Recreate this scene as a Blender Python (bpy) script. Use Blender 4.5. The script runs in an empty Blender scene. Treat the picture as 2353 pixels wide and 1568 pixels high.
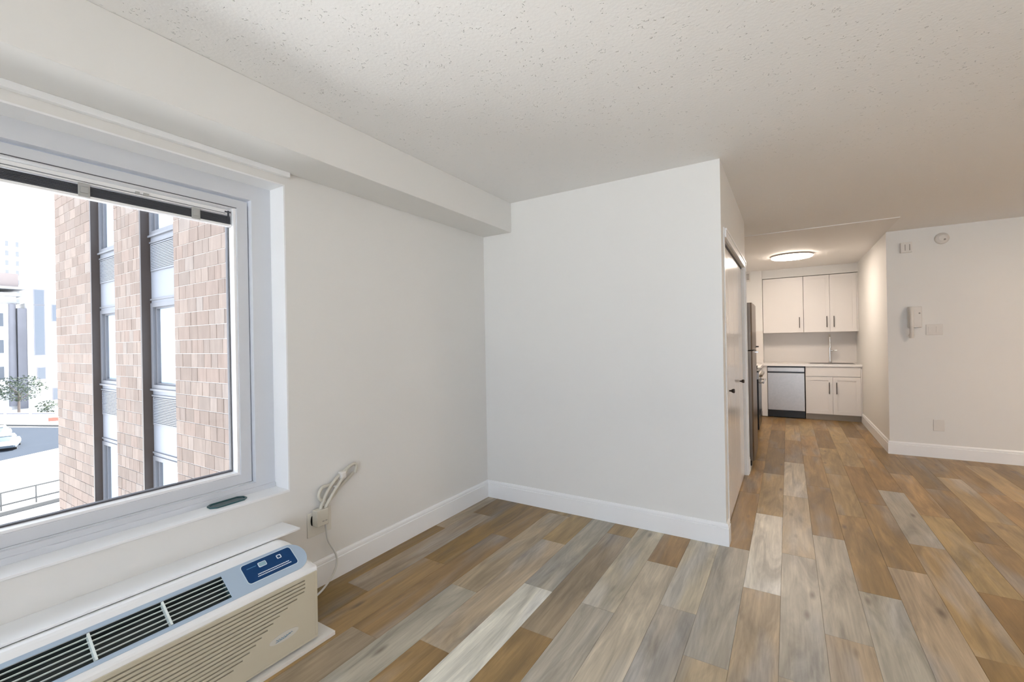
import bpy, math, random
from mathutils import Vector, Matrix
random.seed(7)
S = bpy.context.scene
C = S.collection

# ------------------------------------------------------------------ camera
cam = bpy.data.cameras.new('camera'); co = bpy.data.objects.new('camera', cam); C.objects.link(co)
yaw, pitch, roll = 0.5593, -0.0007, -0.0183
Fv = Vector((-math.sin(yaw)*math.cos(pitch), math.cos(yaw)*math.cos(pitch), -math.sin(pitch)))
Rv = Vector((math.cos(yaw), math.sin(yaw), 0)); Uv = Rv.cross(Fv)
R2 = math.cos(roll)*Rv + math.sin(roll)*Uv; U2 = R2.cross(Fv)
m = Matrix(((R2.x, U2.x, -Fv.x, 0), (R2.y, U2.y, -Fv.y, 0), (R2.z, U2.z, -Fv.z, 1.4), (0, 0, 0, 1)))
co.matrix_world = m
cam.sensor_fit = 'HORIZONTAL'; cam.sensor_width = 36; cam.lens = 1012.81/2353*36
cam.clip_start = 0.02; cam.clip_end = 1000
S.camera = co

# ------------------------------------------------------------------ sky, exposure
w = bpy.data.worlds.new('sky'); S.world = w; w.use_nodes = True
nt = w.node_tree; nt.nodes.clear()
bg = nt.nodes.new('ShaderNodeBackground'); out = nt.nodes.new('ShaderNodeOutputWorld')
bg.inputs[0].default_value = (0.865, 0.95, 1.11, 1); bg.inputs[1].default_value = 3.4
nt.links.new(bg.outputs[0], out.inputs[0])
sun = bpy.data.lights.new('sun', 'SUN'); sun.energy = 26; sun.angle = math.radians(1.5); sun.color = (1, .96, .90)
so = bpy.data.objects.new('sun', sun); C.objects.link(so)
so.rotation_euler = Vector((-.30, .62, .80)).to_track_quat('Z', 'Y').to_euler()      # behind the brick wing, so its face stays in shade
S.view_settings.view_transform = 'Standard'; S.view_settings.look = 'None'
S.view_settings.gamma = 1; S.view_settings.use_curve_mapping = False
S.view_settings.exposure = 0.38
LAMP = 34.0; LAMP_LIVING = 50.0; FILL_REAR = 6.0            # radiance of the ceiling discs; the rear one is an added fill
WARM = (1.0, 0.85, 0.72)

# ------------------------------------------------------------------ materials
def mat(name, col, rough=.5, metal=0, emit=None, estr=0, spec=.5, noise=0, nscale=8, bump=0, bscale=60, bdist=.002, alpha=None):
    M = bpy.data.materials.new(name); M.use_nodes = True; n = M.node_tree; b = n.nodes['Principled BSDF']
    b.inputs['Base Color'].default_value = (*col, 1); b.inputs['Roughness'].default_value = rough
    b.inputs['Metallic'].default_value = metal; b.inputs['Specular IOR Level'].default_value = spec
    if emit:
        b.inputs['Emission Color'].default_value = (*emit, 1); b.inputs['Emission Strength'].default_value = estr
    if noise or bump:
        tc = n.nodes.new('ShaderNodeTexCoord')
    if noise:
        nz = n.nodes.new('ShaderNodeTexNoise'); nz.inputs['Scale'].default_value = nscale; nz.inputs['Detail'].default_value = 4
        n.links.new(tc.outputs['Object'], nz.inputs['Vector'])
        mx = n.nodes.new('ShaderNodeMix'); mx.data_type = 'RGBA'
        mx.inputs[6].default_value = (*[c*(1-noise) for c in col], 1); mx.inputs[7].default_value = (*[min(1, c*(1+noise)) for c in col], 1)
        n.links.new(nz.outputs[0], mx.inputs[0]); n.links.new(mx.outputs[2], b.inputs['Base Color'])
    if bump:
        nz = n.nodes.new('ShaderNodeTexNoise'); nz.inputs['Scale'].default_value = bscale; nz.inputs['Detail'].default_value = 3
        n.links.new(tc.outputs['Object'], nz.inputs['Vector'])
        bp = n.nodes.new('ShaderNodeBump'); bp.inputs['Strength'].default_value = bump; bp.inputs['Distance'].default_value = bdist
        n.links.new(nz.outputs[0], bp.inputs['Height']); n.links.new(bp.outputs[0], b.inputs['Normal'])
    return M

WALL = mat('wall_paint', (.80, .79, .765), .55, bump=.12, bscale=90, bdist=.001)
TRIM = mat('trim_paint', (.90, .905, .91), .32)
DOORP = mat('door_paint', (.84, .82, .80), .16, spec=.6)
VINYL = mat('window_vinyl', (.68, .70, .74), .4)
VINYLW = mat('window_bead', (.93, .93, .94), .4)
SEAL = mat('dark_gasket', (.10, .10, .11), .6)
ACW = mat('ac_white', (.89, .90, .91), .38)
ACB = mat('ac_beige', (.60, .55, .43), .45)
ACP = mat('ac_panel_blue_grey', (.42, .53, .66), .35)
BLUE = mat('display_blue', (.003, .045, .16), .4, spec=.3)
INK = mat('print_white', (.75, .82, .9), .5)
LCD = mat('button_teal', (.30, .47, .55), .3)
DARK = mat('dark_well', (.012, .02, .022), .5)
LOUV = mat('louver_pale_green', (.78, .86, .84), .4)
SLATE = mat('blind_slate', (.05, .055, .07), .4)
CLIP = mat('blind_clip', (.45, .45, .44), .5)
TEAL = mat('dark_teal_plastic', (.015, .07, .08), .25)
BEIGE = mat('beige_plastic', (.62, .59, .51), .45)
CORDM = mat('cord_grey_white', (.70, .70, .67), .45)
PLASTIC = mat('wall_plate_plastic', (.74, .71, .67), .4)
CHROME = mat('chrome', (.75, .74, .72), .12, metal=1)
STEEL = mat('brushed_steel', (.46, .425, .39), .32, metal=1, noise=.1, nscale=30)
STEELF = mat('fridge_steel', (.19, .155, .125), .30, metal=1)
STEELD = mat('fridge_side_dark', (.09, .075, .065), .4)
BLACK = mat('appliance_black', (.008, .008, .008), .25)
KNOB = mat('knob_bronze', (.05, .04, .035), .35, metal=.6)
CAB = mat('cabinet_white', (.82, .79, .76), .35)
KICK = mat('toe_kick', (.42, .38, .32), .6)
COUNTER = mat('quartz_white', (.84, .82, .79), .2, noise=.05, nscale=20)
LAMPL = mat('lamp_diffuser_living', (.9, .9, .9), .5, emit=WARM, estr=LAMP_LIVING)
LAMPL.node_tree.nodes['Principled BSDF'].inputs['Emission Color'].default_value = (1, .80, .62, 1)
FILLR = mat('fill_diffuser_rear', (.9, .9, .9), .5, emit=WARM, estr=FILL_REAR)
LAMPM = mat('lamp_diffuser', (.9, .9, .9), .5, emit=WARM, estr=LAMP)
METALD = mat('lamp_rim', (.35, .31, .28), .4)
VENTD = mat('vent_dark', (.05, .045, .04), .6)
BASEB = mat('ac_base_board', (.76, .73, .68), .5)

def ceiling_mat():
    M = mat('ceiling_texture', (.89, .885, .875), .75); n = M.node_tree; b = n.nodes['Principled BSDF']
    tc = n.nodes.new('ShaderNodeTexCoord')
    mp = n.nodes.new('ShaderNodeMapping'); mp.inputs['Scale'].default_value = (1, 1, 1)
    v = n.nodes.new('ShaderNodeTexVoronoi'); v.inputs['Scale'].default_value = 34; v.inputs['Randomness'].default_value = 1
    nz = n.nodes.new('ShaderNodeTexNoise'); nz.inputs['Scale'].default_value = 70; nz.inputs['Detail'].default_value = 3
    warp = n.nodes.new('ShaderNodeTexNoise'); warp.inputs['Scale'].default_value = 40
    add = n.nodes.new('ShaderNodeMix'); add.data_type = 'RGBA'; add.blend_type = 'LINEAR_LIGHT'; add.inputs[0].default_value = .05
    L = n.links
    L.new(tc.outputs['Object'], mp.inputs[0]); L.new(mp.outputs[0], warp.inputs['Vector'])
    L.new(mp.outputs[0], add.inputs[6]); L.new(warp.outputs['Color'], add.inputs[7])
    L.new(add.outputs[2], v.inputs['Vector']); L.new(mp.outputs[0], nz.inputs['Vector'])
    r = n.nodes.new('ShaderNodeMapRange'); r.inputs[1].default_value = .05; r.inputs[2].default_value = .22; r.inputs[3].default_value = 1; r.inputs[4].default_value = 0
    L.new(v.outputs['Distance'], r.inputs[0])
    # keep only some of the spatter spots
    big = n.nodes.new('ShaderNodeSeparateColor'); L.new(v.outputs['Color'], big.inputs[0])
    th = n.nodes.new('ShaderNodeMath'); th.operation = 'GREATER_THAN'; th.inputs[1].default_value = .6; L.new(big.outputs[0], th.inputs[0])
    mu = n.nodes.new('ShaderNodeMath'); mu.operation = 'MULTIPLY'; L.new(r.outputs[0], mu.inputs[0]); L.new(th.outputs[0], mu.inputs[1])
    sm = n.nodes.new('ShaderNodeMath'); sm.operation = 'MULTIPLY_ADD'; sm.inputs[1].default_value = .28; L.new(nz.outputs[0], sm.inputs[0]); L.new(mu.outputs[0], sm.inputs[2])
    bp = n.nodes.new('ShaderNodeBump'); bp.inputs['Strength'].default_value = .75; bp.inputs['Distance'].default_value = .0054
    L.new(sm.outputs[0], bp.inputs['Height']); L.new(bp.outputs[0], b.inputs['Normal'])
    return M
CEIL = ceiling_mat()

def glass_mat(name, tint=(1, 1, 1), ior=1.45, mixmul=1.0):
    M = bpy.data.materials.new(name); M.use_nodes = True; n = M.node_tree; n.nodes.clear()
    o = n.nodes.new('ShaderNodeOutputMaterial'); t = n.nodes.new('ShaderNodeBsdfTransparent'); g = n.nodes.new('ShaderNodeBsdfGlossy')
    t.inputs[0].default_value = (*tint, 1); g.inputs['Roughness'].default_value = .01
    fr = n.nodes.new('ShaderNodeFresnel'); fr.inputs[0].default_value = ior
    mu = n.nodes.new('ShaderNodeMath'); mu.operation = 'MULTIPLY'; mu.inputs[1].default_value = mixmul; mu.use_clamp = True
    mx = n.nodes.new('ShaderNodeMixShader')
    n.links.new(fr.outputs[0], mu.inputs[0]); n.links.new(mu.outputs[0], mx.inputs[0])
    n.links.new(t.outputs[0], mx.inputs[1]); n.links.new(g.outputs[0], mx.inputs[2]); n.links.new(mx.outputs[0], o.inputs[0])
    return M
GLASS = glass_mat('window_glass', (.97, .98, .98), 1.3)
FARGLASS = mat('facade_glass', (.50, .60, .72), .06, spec=1.0)
FARGLASS.node_tree.nodes['Principled BSDF'].inputs['Coat Weight'].default_value = 1

def wood_mat():
    M = mat('vinyl_plank', (.4, .3, .2), .36); n = M.node_tree; b = n.nodes['Principled BSDF']; L = n.links
    oi = n.nodes.new('ShaderNodeObjectInfo'); tc = n.nodes.new('ShaderNodeTexCoord')
    sc = n.nodes.new('ShaderNodeVectorMath'); sc.operation = 'MULTIPLY_ADD'
    cx = n.nodes.new('ShaderNodeCombineXYZ')
    r1 = n.nodes.new('ShaderNodeMath'); r1.operation = 'MULTIPLY'; r1.inputs[1].default_value = 37.0; L.new(oi.outputs['Random'], r1.inputs[0])
    r2 = n.nodes.new('ShaderNodeMath'); r2.operation = 'MULTIPLY'; r2.inputs[1].default_value = 91.0; L.new(oi.outputs['Random'], r2.inputs[0])
    L.new(r1.outputs[0], cx.inputs[0]); L.new(r2.outputs[0], cx.inputs[1])
    sc.inputs[1].default_value = (1, 1, 1); L.new(tc.outputs['Object'], sc.inputs[0]); L.new(cx.outputs[0], sc.inputs[2])
    def noise(s, det, rough=.6, dist=0):
        mp = n.nodes.new('ShaderNodeMapping'); mp.inputs['Scale'].default_value = s; L.new(sc.outputs[0], mp.inputs[0])
        z = n.nodes.new('ShaderNodeTexNoise'); z.inputs['Scale'].default_value = 1; z.inputs['Detail'].default_value = det
        z.inputs['Roughness'].default_value = rough; z.inputs['Distortion'].default_value = dist
        L.new(mp.outputs[0], z.inputs['Vector']); return z
    fine = noise((70, 3.2, 1), 5, .65, .6); broad = noise((9, 1.3, 1), 4, .6, 1.2); patch = noise((5, .9, 1), 2)
    def mul(a, fac, lo, hi, colA=None):
        mr = n.nodes.new('ShaderNodeMapRange'); mr.inputs[1].default_value = .3; mr.inputs[2].default_value = .7
        mr.inputs[3].default_value = lo; mr.inputs[4].default_value = hi; L.new(fac, mr.inputs[0])
        v = n.nodes.new('ShaderNodeVectorMath'); v.operation = 'SCALE'; L.new(a, v.inputs[0]); L.new(mr.outputs[0], v.inputs['Scale']); return v.outputs[0]
    c = mul(oi.outputs['Color'], fine.outputs[0], .84, 1.12)
    c = mul(c, broad.outputs[0], .64, 1.30)
    # greyish weathering patches
    mr = n.nodes.new('ShaderNodeMapRange'); mr.inputs[1].default_value = .52; mr.inputs[2].default_value = .68; mr.inputs[3].default_value = 0; mr.inputs[4].default_value = .9
    L.new(patch.outputs[0], mr.inputs[0])
    mx = n.nodes.new('ShaderNodeMix'); mx.data_type = 'RGBA'
    hs = n.nodes.new('ShaderNodeHueSaturation'); hs.inputs['Saturation'].default_value = .45; hs.inputs['Value'].default_value = .98; L.new(c, hs.inputs['Color'])
    L.new(hs.outputs[0], mx.inputs[7]); L.new(mr.outputs[0], mx.inputs[0]); L.new(c, mx.inputs[6])
    # knots
    kp = n.nodes.new('ShaderNodeMapping'); kp.inputs['Scale'].default_value = (7, 2.2, 1); L.new(sc.outputs[0], kp.inputs[0])
    kv = n.nodes.new('ShaderNodeTexVoronoi'); kv.inputs['Scale'].default_value = 1; L.new(kp.outputs[0], kv.inputs['Vector'])
    kr = n.nodes.new('ShaderNodeMapRange'); kr.inputs[1].default_value = .03; kr.inputs[2].default_value = .14; kr.inputs[3].default_value = .75; kr.inputs[4].default_value = 0
    L.new(kv.outputs['Distance'], kr.inputs[0])
    mk = n.nodes.new('ShaderNodeMix'); mk.data_type = 'RGBA'; mk.inputs[7].default_value = (.10, .07, .05, 1)
    L.new(kr.outputs[0], mk.inputs[0]); L.new(mx.outputs[2], mk.inputs[6])
    L.new(mk.outputs[2], b.inputs['Base Color'])
    bp = n.nodes.new('ShaderNodeBump'); bp.inputs['Strength'].default_value = .25; bp.inputs['Distance'].default_value = .0008
    L.new(fine.outputs[0], bp.inputs['Height']); L.new(bp.outputs[0], b.inputs['Normal'])
    return M
WOOD = wood_mat()

def brick_mat():
    M = mat('brick', (.3, .2, .16), .9, spec=.15); n = M.node_tree; b = n.nodes['Principled BSDF']; L = n.links
    oi = n.nodes.new('ShaderNodeObjectInfo'); ge = n.nodes.new('ShaderNodeNewGeometry'); tc = n.nodes.new('ShaderNodeTexCoord')
    ad = n.nodes.new('ShaderNodeMath'); ad.operation = 'ADD'; L.new(oi.outputs['Random'], ad.inputs[0]); L.new(ge.outputs['Random Per Island'], ad.inputs[1])
    fr = n.nodes.new('ShaderNodeMath'); fr.operation = 'FRACT'; L.new(ad.outputs[0], fr.inputs[0])
    cr = n.nodes.new('ShaderNodeValToRGB'); e = cr.color_ramp.elements
    e[0].position = 0; e[0].color = (0.135, 0.106, 0.090, 1); e[1].position = 1; e[1].color = (0.172, 0.146, 0.130, 1)
    for p, c in ((.35, (.168, .128, .108)), (.6, (.146, .118, .102)), (.85, (.182, .144, .122))):
        x = e.new(p); x.color = (*c, 1)
    L.new(fr.outputs[0], cr.inputs[0])
    mp = n.nodes.new('ShaderNodeMapping'); mp.inputs['Scale'].default_value = (14, 14, 3); L.new(ge.outputs['Position'], mp.inputs[0])
    z = n.nodes.new('ShaderNodeTexNoise'); z.inputs['Scale'].default_value = 1; z.inputs['Detail'].default_value = 4; L.new(mp.outputs[0], z.inputs['Vector'])
    mr = n.nodes.new('ShaderNodeMapRange'); mr.inputs[1].default_value = .3; mr.inputs[2].default_value = .7; mr.inputs[3].default_value = .88; mr.inputs[4].default_value = 1.1
    L.new(z.outputs[0], mr.inputs[0])
    v = n.nodes.new('ShaderNodeVectorMath'); v.operation = 'SCALE'; L.new(cr.outputs[0], v.inputs[0]); L.new(mr.outputs[0], v.inputs['Scale'])
    L.new(v.outputs[0], b.inputs['Base Color'])
    return M
BRICK = brick_mat()
MORTAR = mat('mortar', (.44, .42, .40), .9, noise=.08, nscale=5)
BRONZE = mat('bronze_jamb', (.022, .014, .011), .5)
ALU = mat('window_aluminium', (.10, .103, .115), .45)
SPAN = mat('spandrel_grey', (.15, .16, .185), .5)
LOUVD = mat('louver_dark', (.05, .05, .055), .6)
BLINDW = mat('blind_white', (.82, .84, .86), .6)
CONC = mat('pale_concrete', (.70, .70, .69), .9, spec=.1, noise=.07, nscale=.3)
ASPH = mat('asphalt', (.034, .041, .053), .9, spec=.03, noise=.12, nscale=.4)
KERB = mat('kerb_stone', (.06, .06, .06), .9)
RENDW = mat('white_render', (.80, .80, .80), .8, noise=.04, nscale=.2)
RENDP = mat('pink_stone', (.27, .225, .21), .8)
STONEG = mat('grey_stone', (.17, .17, .19), .8, noise=.15, nscale=.6)
PALEB = mat('pale_blue_glass', (.10, .115, .14), .2)
DOTS = mat('tower_window', (.14, .145, .155), .4)
CARW = mat('car_paint_white', (.62, .64, .66), .25)
CARG = mat('car_glass', (.07, .09, .11), .1)
TYRE = mat('tyre', (.03, .03, .03), .8)
LEAF = mat('tree_leaf', (.03, .045, .027), .8, noise=.35, nscale=2)
BARK = mat('bark', (.10, .08, .07), .9)
RAILM = mat('railing_grey', (.06, .06, .06), .7)
REDM = mat('red_barrier', (.55, .10, .07), .6)

# ------------------------------------------------------------------ mesh helpers
class MB:
    def __init__(s): s.v = []; s.f = []; s.mi = []; s.sm = []
    def add(s, vs, fs, mi=0, sm=False):
        o = len(s.v); s.v += [tuple(p) for p in vs]
        for f in fs: s.f.append([o+i for i in f]); s.mi.append(mi); s.sm.append(sm)
        return s
    def box(s, x0, x1, y0, y1, z0, z1, mi=0):
        if x0 > x1: x0, x1 = x1, x0
        if y0 > y1: y0, y1 = y1, y0
        if z0 > z1: z0, z1 = z1, z0
        return s.add([(x0,y0,z0),(x1,y0,z0),(x1,y1,z0),(x0,y1,z0),(x0,y0,z1),(x1,y0,z1),(x1,y1,z1),(x0,y1,z1)],
                     [(0,3,2,1),(4,5,6,7),(0,1,5,4),(1,2,6,5),(2,3,7,6),(3,0,4,7)], mi)
    def hexa(s, p, mi=0):
        return s.add(p, [(0,3,2,1),(4,5,6,7),(0,1,5,4),(1,2,6,5),(2,3,7,6),(3,0,4,7)], mi)
    def prism(s, poly, fn, a, b, mi=0, sm=False):
        n = len(poly)
        vs = [fn(p, a) for p in poly]+[fn(p, b) for p in poly]
        fs = [tuple(range(n-1, -1, -1)), tuple(range(n, 2*n))]
        s.add(vs, fs, mi)
        return s.add(vs, [(i, (i+1) % n, n+(i+1) % n, n+i) for i in range(n)], mi, sm)
    def tube(s, pts, r, n=10, mi=0, rs=None):
        pts = [Vector(p) for p in pts]; rings = []; up = None
        for i, p in enumerate(pts):
            d = (pts[min(i+1, len(pts)-1)]-pts[max(i-1, 0)]).normalized()
            if up is None: up = Vector((0, 0, 1)) if abs(d.z) < .9 else Vector((1, 0, 0))
            a = (up - d*up.dot(d)).normalized(); b = d.cross(a); up = a
            rr = rs[i] if rs else r
            rings.append([p+rr*(math.cos(t)*a+math.sin(t)*b) for t in [2*math.pi*k/n for k in range(n)]])
        vs = [q for g in rings for q in g]; fs = []
        for i in range(len(pts)-1):
            for k in range(n): fs.append((i*n+k, i*n+(k+1) % n, (i+1)*n+(k+1) % n, (i+1)*n+k))
        s.add(vs, fs, mi, True)
        return s.add(rings[0], [tuple(range(n-1, -1, -1))], mi).add(rings[-1], [tuple(range(n))], mi)
    def cyl(s, p0, p1, r, n=20, mi=0, r1=None): return s.tube([p0, p1], r, n, mi, rs=[r, r if r1 is None else r1])
    def ring(s, fn, a, b, oy0, oy1, oz0, oz1, iy0, iy1, iz0, iz1, mi=0):
        """mitred rectangular frame between depths a and b"""
        O = [(oy0,oz0),(oy1,oz0),(oy1,oz1),(oy0,oz1)]; I = [(iy0,iz0),(iy1,iz0),(iy1,iz1),(iy0,iz1)]
        vs = [fn(p, d) for d in (a, b) for P in (O, I) for p in P]; fs = []
        for i in range(4):
            j = (i+1) % 4
            fs += [(i, j, 4+j, 4+i), (8+i, 12+i, 12+j, 8+j), (i, 8+i, 8+j, j), (4+i, 4+j, 12+j, 12+i)]
        return s.add(vs, fs, mi)
def smooth(pts, k=6):
    P = [Vector(p) for p in pts]; P = [P[0]*2-P[1]]+P+[P[-1]*2-P[-2]]; o = []
    for i in range(1, len(P)-2):
        for j in range(k):
            t = j/k; a, b, c, d = P[i-1:i+3]
            o.append(.5*((2*b)+(c-a)*t+(2*a-5*b+4*c-d)*t*t+(3*b-a-3*c+d)*t**3))
    o.append(P[-2]); return o
YZ = lambda p, x: (x, p[0], p[1])     # polygon in y,z extruded along x
XZ = lambda p, y: (p[0], y, p[1])     # polygon in x,z extruded along y
XY = lambda p, z: (p[0], p[1], z)

def wloc(o):
    v = Vector(o.location)
    while o.parent: o = o.parent; v += Vector(o.location)
    return v
def tag(o, label=None, cat=None, group=None, kind=None):
    if label: o['label'] = label
    if cat: o['category'] = cat
    if group: o['group'] = group
    if kind: o['kind'] = kind
    return o
def thing(name, loc, label, cat, group=None, kind=None):
    o = bpy.data.objects.new(name, None); C.objects.link(o); o.location = loc; o.empty_display_size = .1
    return tag(o, label, cat, group, kind)
def obj(name, b, mats, parent=None, bevel=0, org=None, seg=2, label=None):
    """builder in world coordinates -> ONE mesh object with a sensible origin"""
    xs = list(zip(*b.v))
    if org is None:
        org = ((min(xs[0])+max(xs[0]))/2, (min(xs[1])+max(xs[1]))/2, min(xs[2]))
    org = Vector(org)
    me = bpy.data.meshes.new(name); me.from_pydata([Vector(v)-org for v in b.v], [], b.f)
    if not isinstance(mats, (list, tuple)): mats = [mats]
    for q in mats: me.materials.append(q)
    me.polygons.foreach_set('material_index', b.mi); me.polygons.foreach_set('use_smooth', b.sm); me.update()
    o = bpy.data.objects.new(name, me); C.objects.link(o)
    if parent: o.parent = parent; o.location = org-wloc(parent)
    else: o.location = org
    if bevel:
        md = o.modifiers.new('bevel', 'BEVEL'); md.width = bevel; md.segments = seg; md.limit_method = 'ANGLE'; md.angle_limit = math.radians(40)
    if label: o['label'] = label
    return o
def struct(name, b, mats, label=None, **k):
    o = obj(name, b, mats, **k); o['kind'] = 'structure'
    if label: o['label'] = label
    return o

# ------------------------------------------------------------------ dimensions (metres, camera over the origin)
XW, YB, XP, ZC = -2.33, 3.264, -0.37, 2.605       # window wall, partition face, closet side, ceiling
XH, YR, YK, XE, YS = 0.995, 6.74, 9.53, 4.2, -3.2 # hall wall, intercom wall, kitchen end, far right, behind
OY0, OY1, OZ0, OZ1 = -.50, 1.39, .609, 2.275      # window opening
T = .30

# ------------------------------------------------------------------ the room shell
b = MB().box(XW-.4, XE+.2, YS-.2, YK+.2, -.20, -.008)
fl = struct('floor', b, mat('subfloor', (.12, .09, .07), .8), 'grey and brown wood look plank floor')

LW, X0 = .18, -1.315
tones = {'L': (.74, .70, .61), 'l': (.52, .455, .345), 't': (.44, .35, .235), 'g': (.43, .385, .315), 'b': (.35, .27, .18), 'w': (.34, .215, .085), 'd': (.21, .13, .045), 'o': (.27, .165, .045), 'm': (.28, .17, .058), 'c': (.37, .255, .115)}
# lanes: k -> list of known (start y, tone); plank colour plus painted sheen
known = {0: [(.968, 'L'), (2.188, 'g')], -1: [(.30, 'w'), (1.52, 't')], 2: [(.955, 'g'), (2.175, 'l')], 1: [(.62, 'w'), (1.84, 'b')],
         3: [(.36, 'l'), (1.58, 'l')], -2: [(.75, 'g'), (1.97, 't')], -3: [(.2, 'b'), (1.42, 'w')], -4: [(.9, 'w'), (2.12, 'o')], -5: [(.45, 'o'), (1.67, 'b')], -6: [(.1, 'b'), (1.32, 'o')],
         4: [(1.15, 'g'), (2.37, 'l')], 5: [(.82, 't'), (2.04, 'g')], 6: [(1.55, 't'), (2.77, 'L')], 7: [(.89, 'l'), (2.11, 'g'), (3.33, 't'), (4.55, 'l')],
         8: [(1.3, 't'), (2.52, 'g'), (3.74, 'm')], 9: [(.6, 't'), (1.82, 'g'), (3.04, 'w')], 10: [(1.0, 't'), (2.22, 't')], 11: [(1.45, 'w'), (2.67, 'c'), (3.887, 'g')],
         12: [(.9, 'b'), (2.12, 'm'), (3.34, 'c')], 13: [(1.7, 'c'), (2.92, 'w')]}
def plank_mesh(b, x0, x1, y0, y1):
    e = .0009; h = -.0012
    xa, xb, ya, yb = x0+.0002, x1-.0002, y0+.0002, y1-.0002
    vs = [(xa,ya,-.008),(xb,ya,-.008),(xb,yb,-.008),(xa,yb,-.008),(xa,ya,h),(xb,ya,h),(xb,yb,h),(xa,yb,h),
          (xa+e,ya+e,0),(xb-e,ya+e,0),(xb-e,yb-e,0),(xa+e,yb-e,0)]
    b.add(vs, [(0,3,2,1),(0,1,5,4),(1,2,6,5),(2,3,7,6),(3,0,4,7),(4,5,9,8),(5,6,10,9),(6,7,11,10),(7,4,8,11),(8,9,10,11)])
rest = MB(); npl = 0
kmin = math.floor((XW-X0)/LW); kmax = math.ceil((XE-X0)/LW)
rp = random.Random(11)
for k in range(kmin, kmax):
    xa = max(XW, X0+LW*k); xb = min(XE, X0+LW*(k+1))
    if xb-xa < .01: continue
    top = YB if xb <= XP+.02 else (YK if xb <= XH+.12 else YR)
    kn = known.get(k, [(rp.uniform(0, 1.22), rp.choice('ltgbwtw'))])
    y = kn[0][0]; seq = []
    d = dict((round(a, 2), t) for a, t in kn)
    y0 = y
    while y0 > YS: y0 -= 1.22
    while y0 < top:
        tn = d.get(round(y0, 2)) or rp.choice('tgtltlgb' if y0 < 2.6 and k < 8 else 'wmccwmdw')  # paler tones near the window, darker golden deeper in: sheen and shade as colour
        a, c = max(y0, YS), min(y0+1.22, top)
        if c-a > .02:
            if c < .25 or (xa > 2.4 and c < 5): plank_mesh(rest, xa, xb, a, c)
            else:
                q = MB(); plank_mesh(q, xa, xb, a, c)
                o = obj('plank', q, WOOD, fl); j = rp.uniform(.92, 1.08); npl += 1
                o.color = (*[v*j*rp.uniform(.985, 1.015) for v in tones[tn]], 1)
        y0 += 1.22
o = obj('plank_field', rest, WOOD, fl); o.color = (*tones['t'], 1); o['kind'] = 'stuff'

# window wall with its opening and an added second one
W2 = (-2.75, -1.05)
def wall_with_holes(b, x0, x1, y0, y1, z0, z1, holes):
    ys = y0
    for (a, c, lo, hi) in sorted(holes):
        b.box(x0, x1, ys, a, z0, z1); b.box(x0, x1, a, c, z0, lo); b.box(x0, x1, a, c, hi, z1); ys = c
    b.box(x0, x1, ys, y1, z0, z1)
b = MB(); wall_with_holes(b, XW-T, XW, YS-.2, YB+.1, -.2, ZC+.2, [(OY0-.008, OY1+.008, OZ0-.012, OZ1+.008), (W2[0]-.008, W2[1]+.008, OZ0-.012, OZ1+.008)])
struct('wall_left', b, WALL, 'off white painted wall around the window')
struct('wall_back', MB().box(XW, XP, YB, YB+.12, 0, ZC), WALL, 'off white partition wall facing the camera, right of the window wall')
# closet side wall with the door opening
DY0, DY1, DZ = 3.43, 5.03, 2.105
b = MB().box(XP-.11, XP, YB+.12, DY0, 0, ZC).box(XP-.11, XP, DY0, DY1, DZ, ZC).box(XP-.11, XP, DY1, 5.22, 0, ZC).box(-1.05, XP-.11, 5.12, 5.22, 0, ZC)
struct('wall_closet', b, WALL, 'narrow wall side with the closet doors')
struct('wall_closet_rear', MB().box(-1.15, -1.05, YB+.12, 5.22, 0, ZC), WALL, 'closet inner wall')
struct('wall_right', MB().box(XH, XE+.1, YR, YR+.12, 0, ZC), WALL, 'beige lit wall carrying the intercom')
struct('wall_hall', MB().box(XH, XH+.12, YR+.12, YK+.12, 0, ZC), WALL, 'white wall right of the kitchen')
struct('wall_kitchen', MB().box(-1.15, XH, YK, YK+.12, 0, ZC), WALL, 'kitchen end wall behind the sink')
struct('wall_kitchen_side', MB().box(-1.15, -1.03, 5.22, YK, 0, ZC), WALL, 'kitchen wall behind refrigerator and range')
struct('wall_east', MB().box(XE, XE+.12, YS-.2, YR, 0, ZC), WALL, 'far right wall of the living room')
b = MB(); b.box(XW, -1.9, YS-.12, YS, 0, ZC).box(3.7, XE, YS-.12, YS, 0, ZC).box(-1.9, 3.7, YS-.12, YS, 0, .12).box(-1.9, 3.7, YS-.12, YS, 2.4, ZC)
struct('wall_south', b, WALL, 'wall behind the viewer with a wide opening added for daylight')
W3 = bpy.data.objects.new('fill_window_3', None); C.objects.link(W3); W3.location = (.9, YS-.06, .12); tag(W3, 'wide unseen window added behind the viewer for daylight', kind='structure')  # glazing added behind the camera to carry extra daylight into the room
for i in range(4):
    x0 = -1.9+1.4*i
    f_ = obj('window_frame', MB().ring(XZ, YS-.03, YS-.09, x0, x0+1.4, .12, 2.4, x0+.05, x0+1.35, .18, 2.34), VINYL, W3)
    obj('glass_pane', MB().box(x0+.05, x0+1.35, YS-.062, YS-.058, .18, 2.34), GLASS, f_)
struct('ceiling', MB().box(XW, XE+.1, YS, YK+.12, ZC, ZC+.15), CEIL, 'white spatter textured ceiling')
struct('ceiling_kitchen', MB().box(-1.03, XH, 5.95, 9.20, ZC-.008, ZC), mat('kitchen_ceiling_paint', (.84, .82, .80), .6), 'slightly lower kitchen ceiling lit by the disc lamp')
struct('trim_1', MB().box(XW, -2.03, YS, YB, 2.349, ZC), WALL, 'boxed beam running along the top of the window wall', bevel=.004)
struct('trim_2', MB().box(XW, -2.302, OY0-.03, 1.415, 2.322, 2.349), TRIM, 'slim cornice strip under the boxed beam above the window', bevel=.002)
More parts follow.
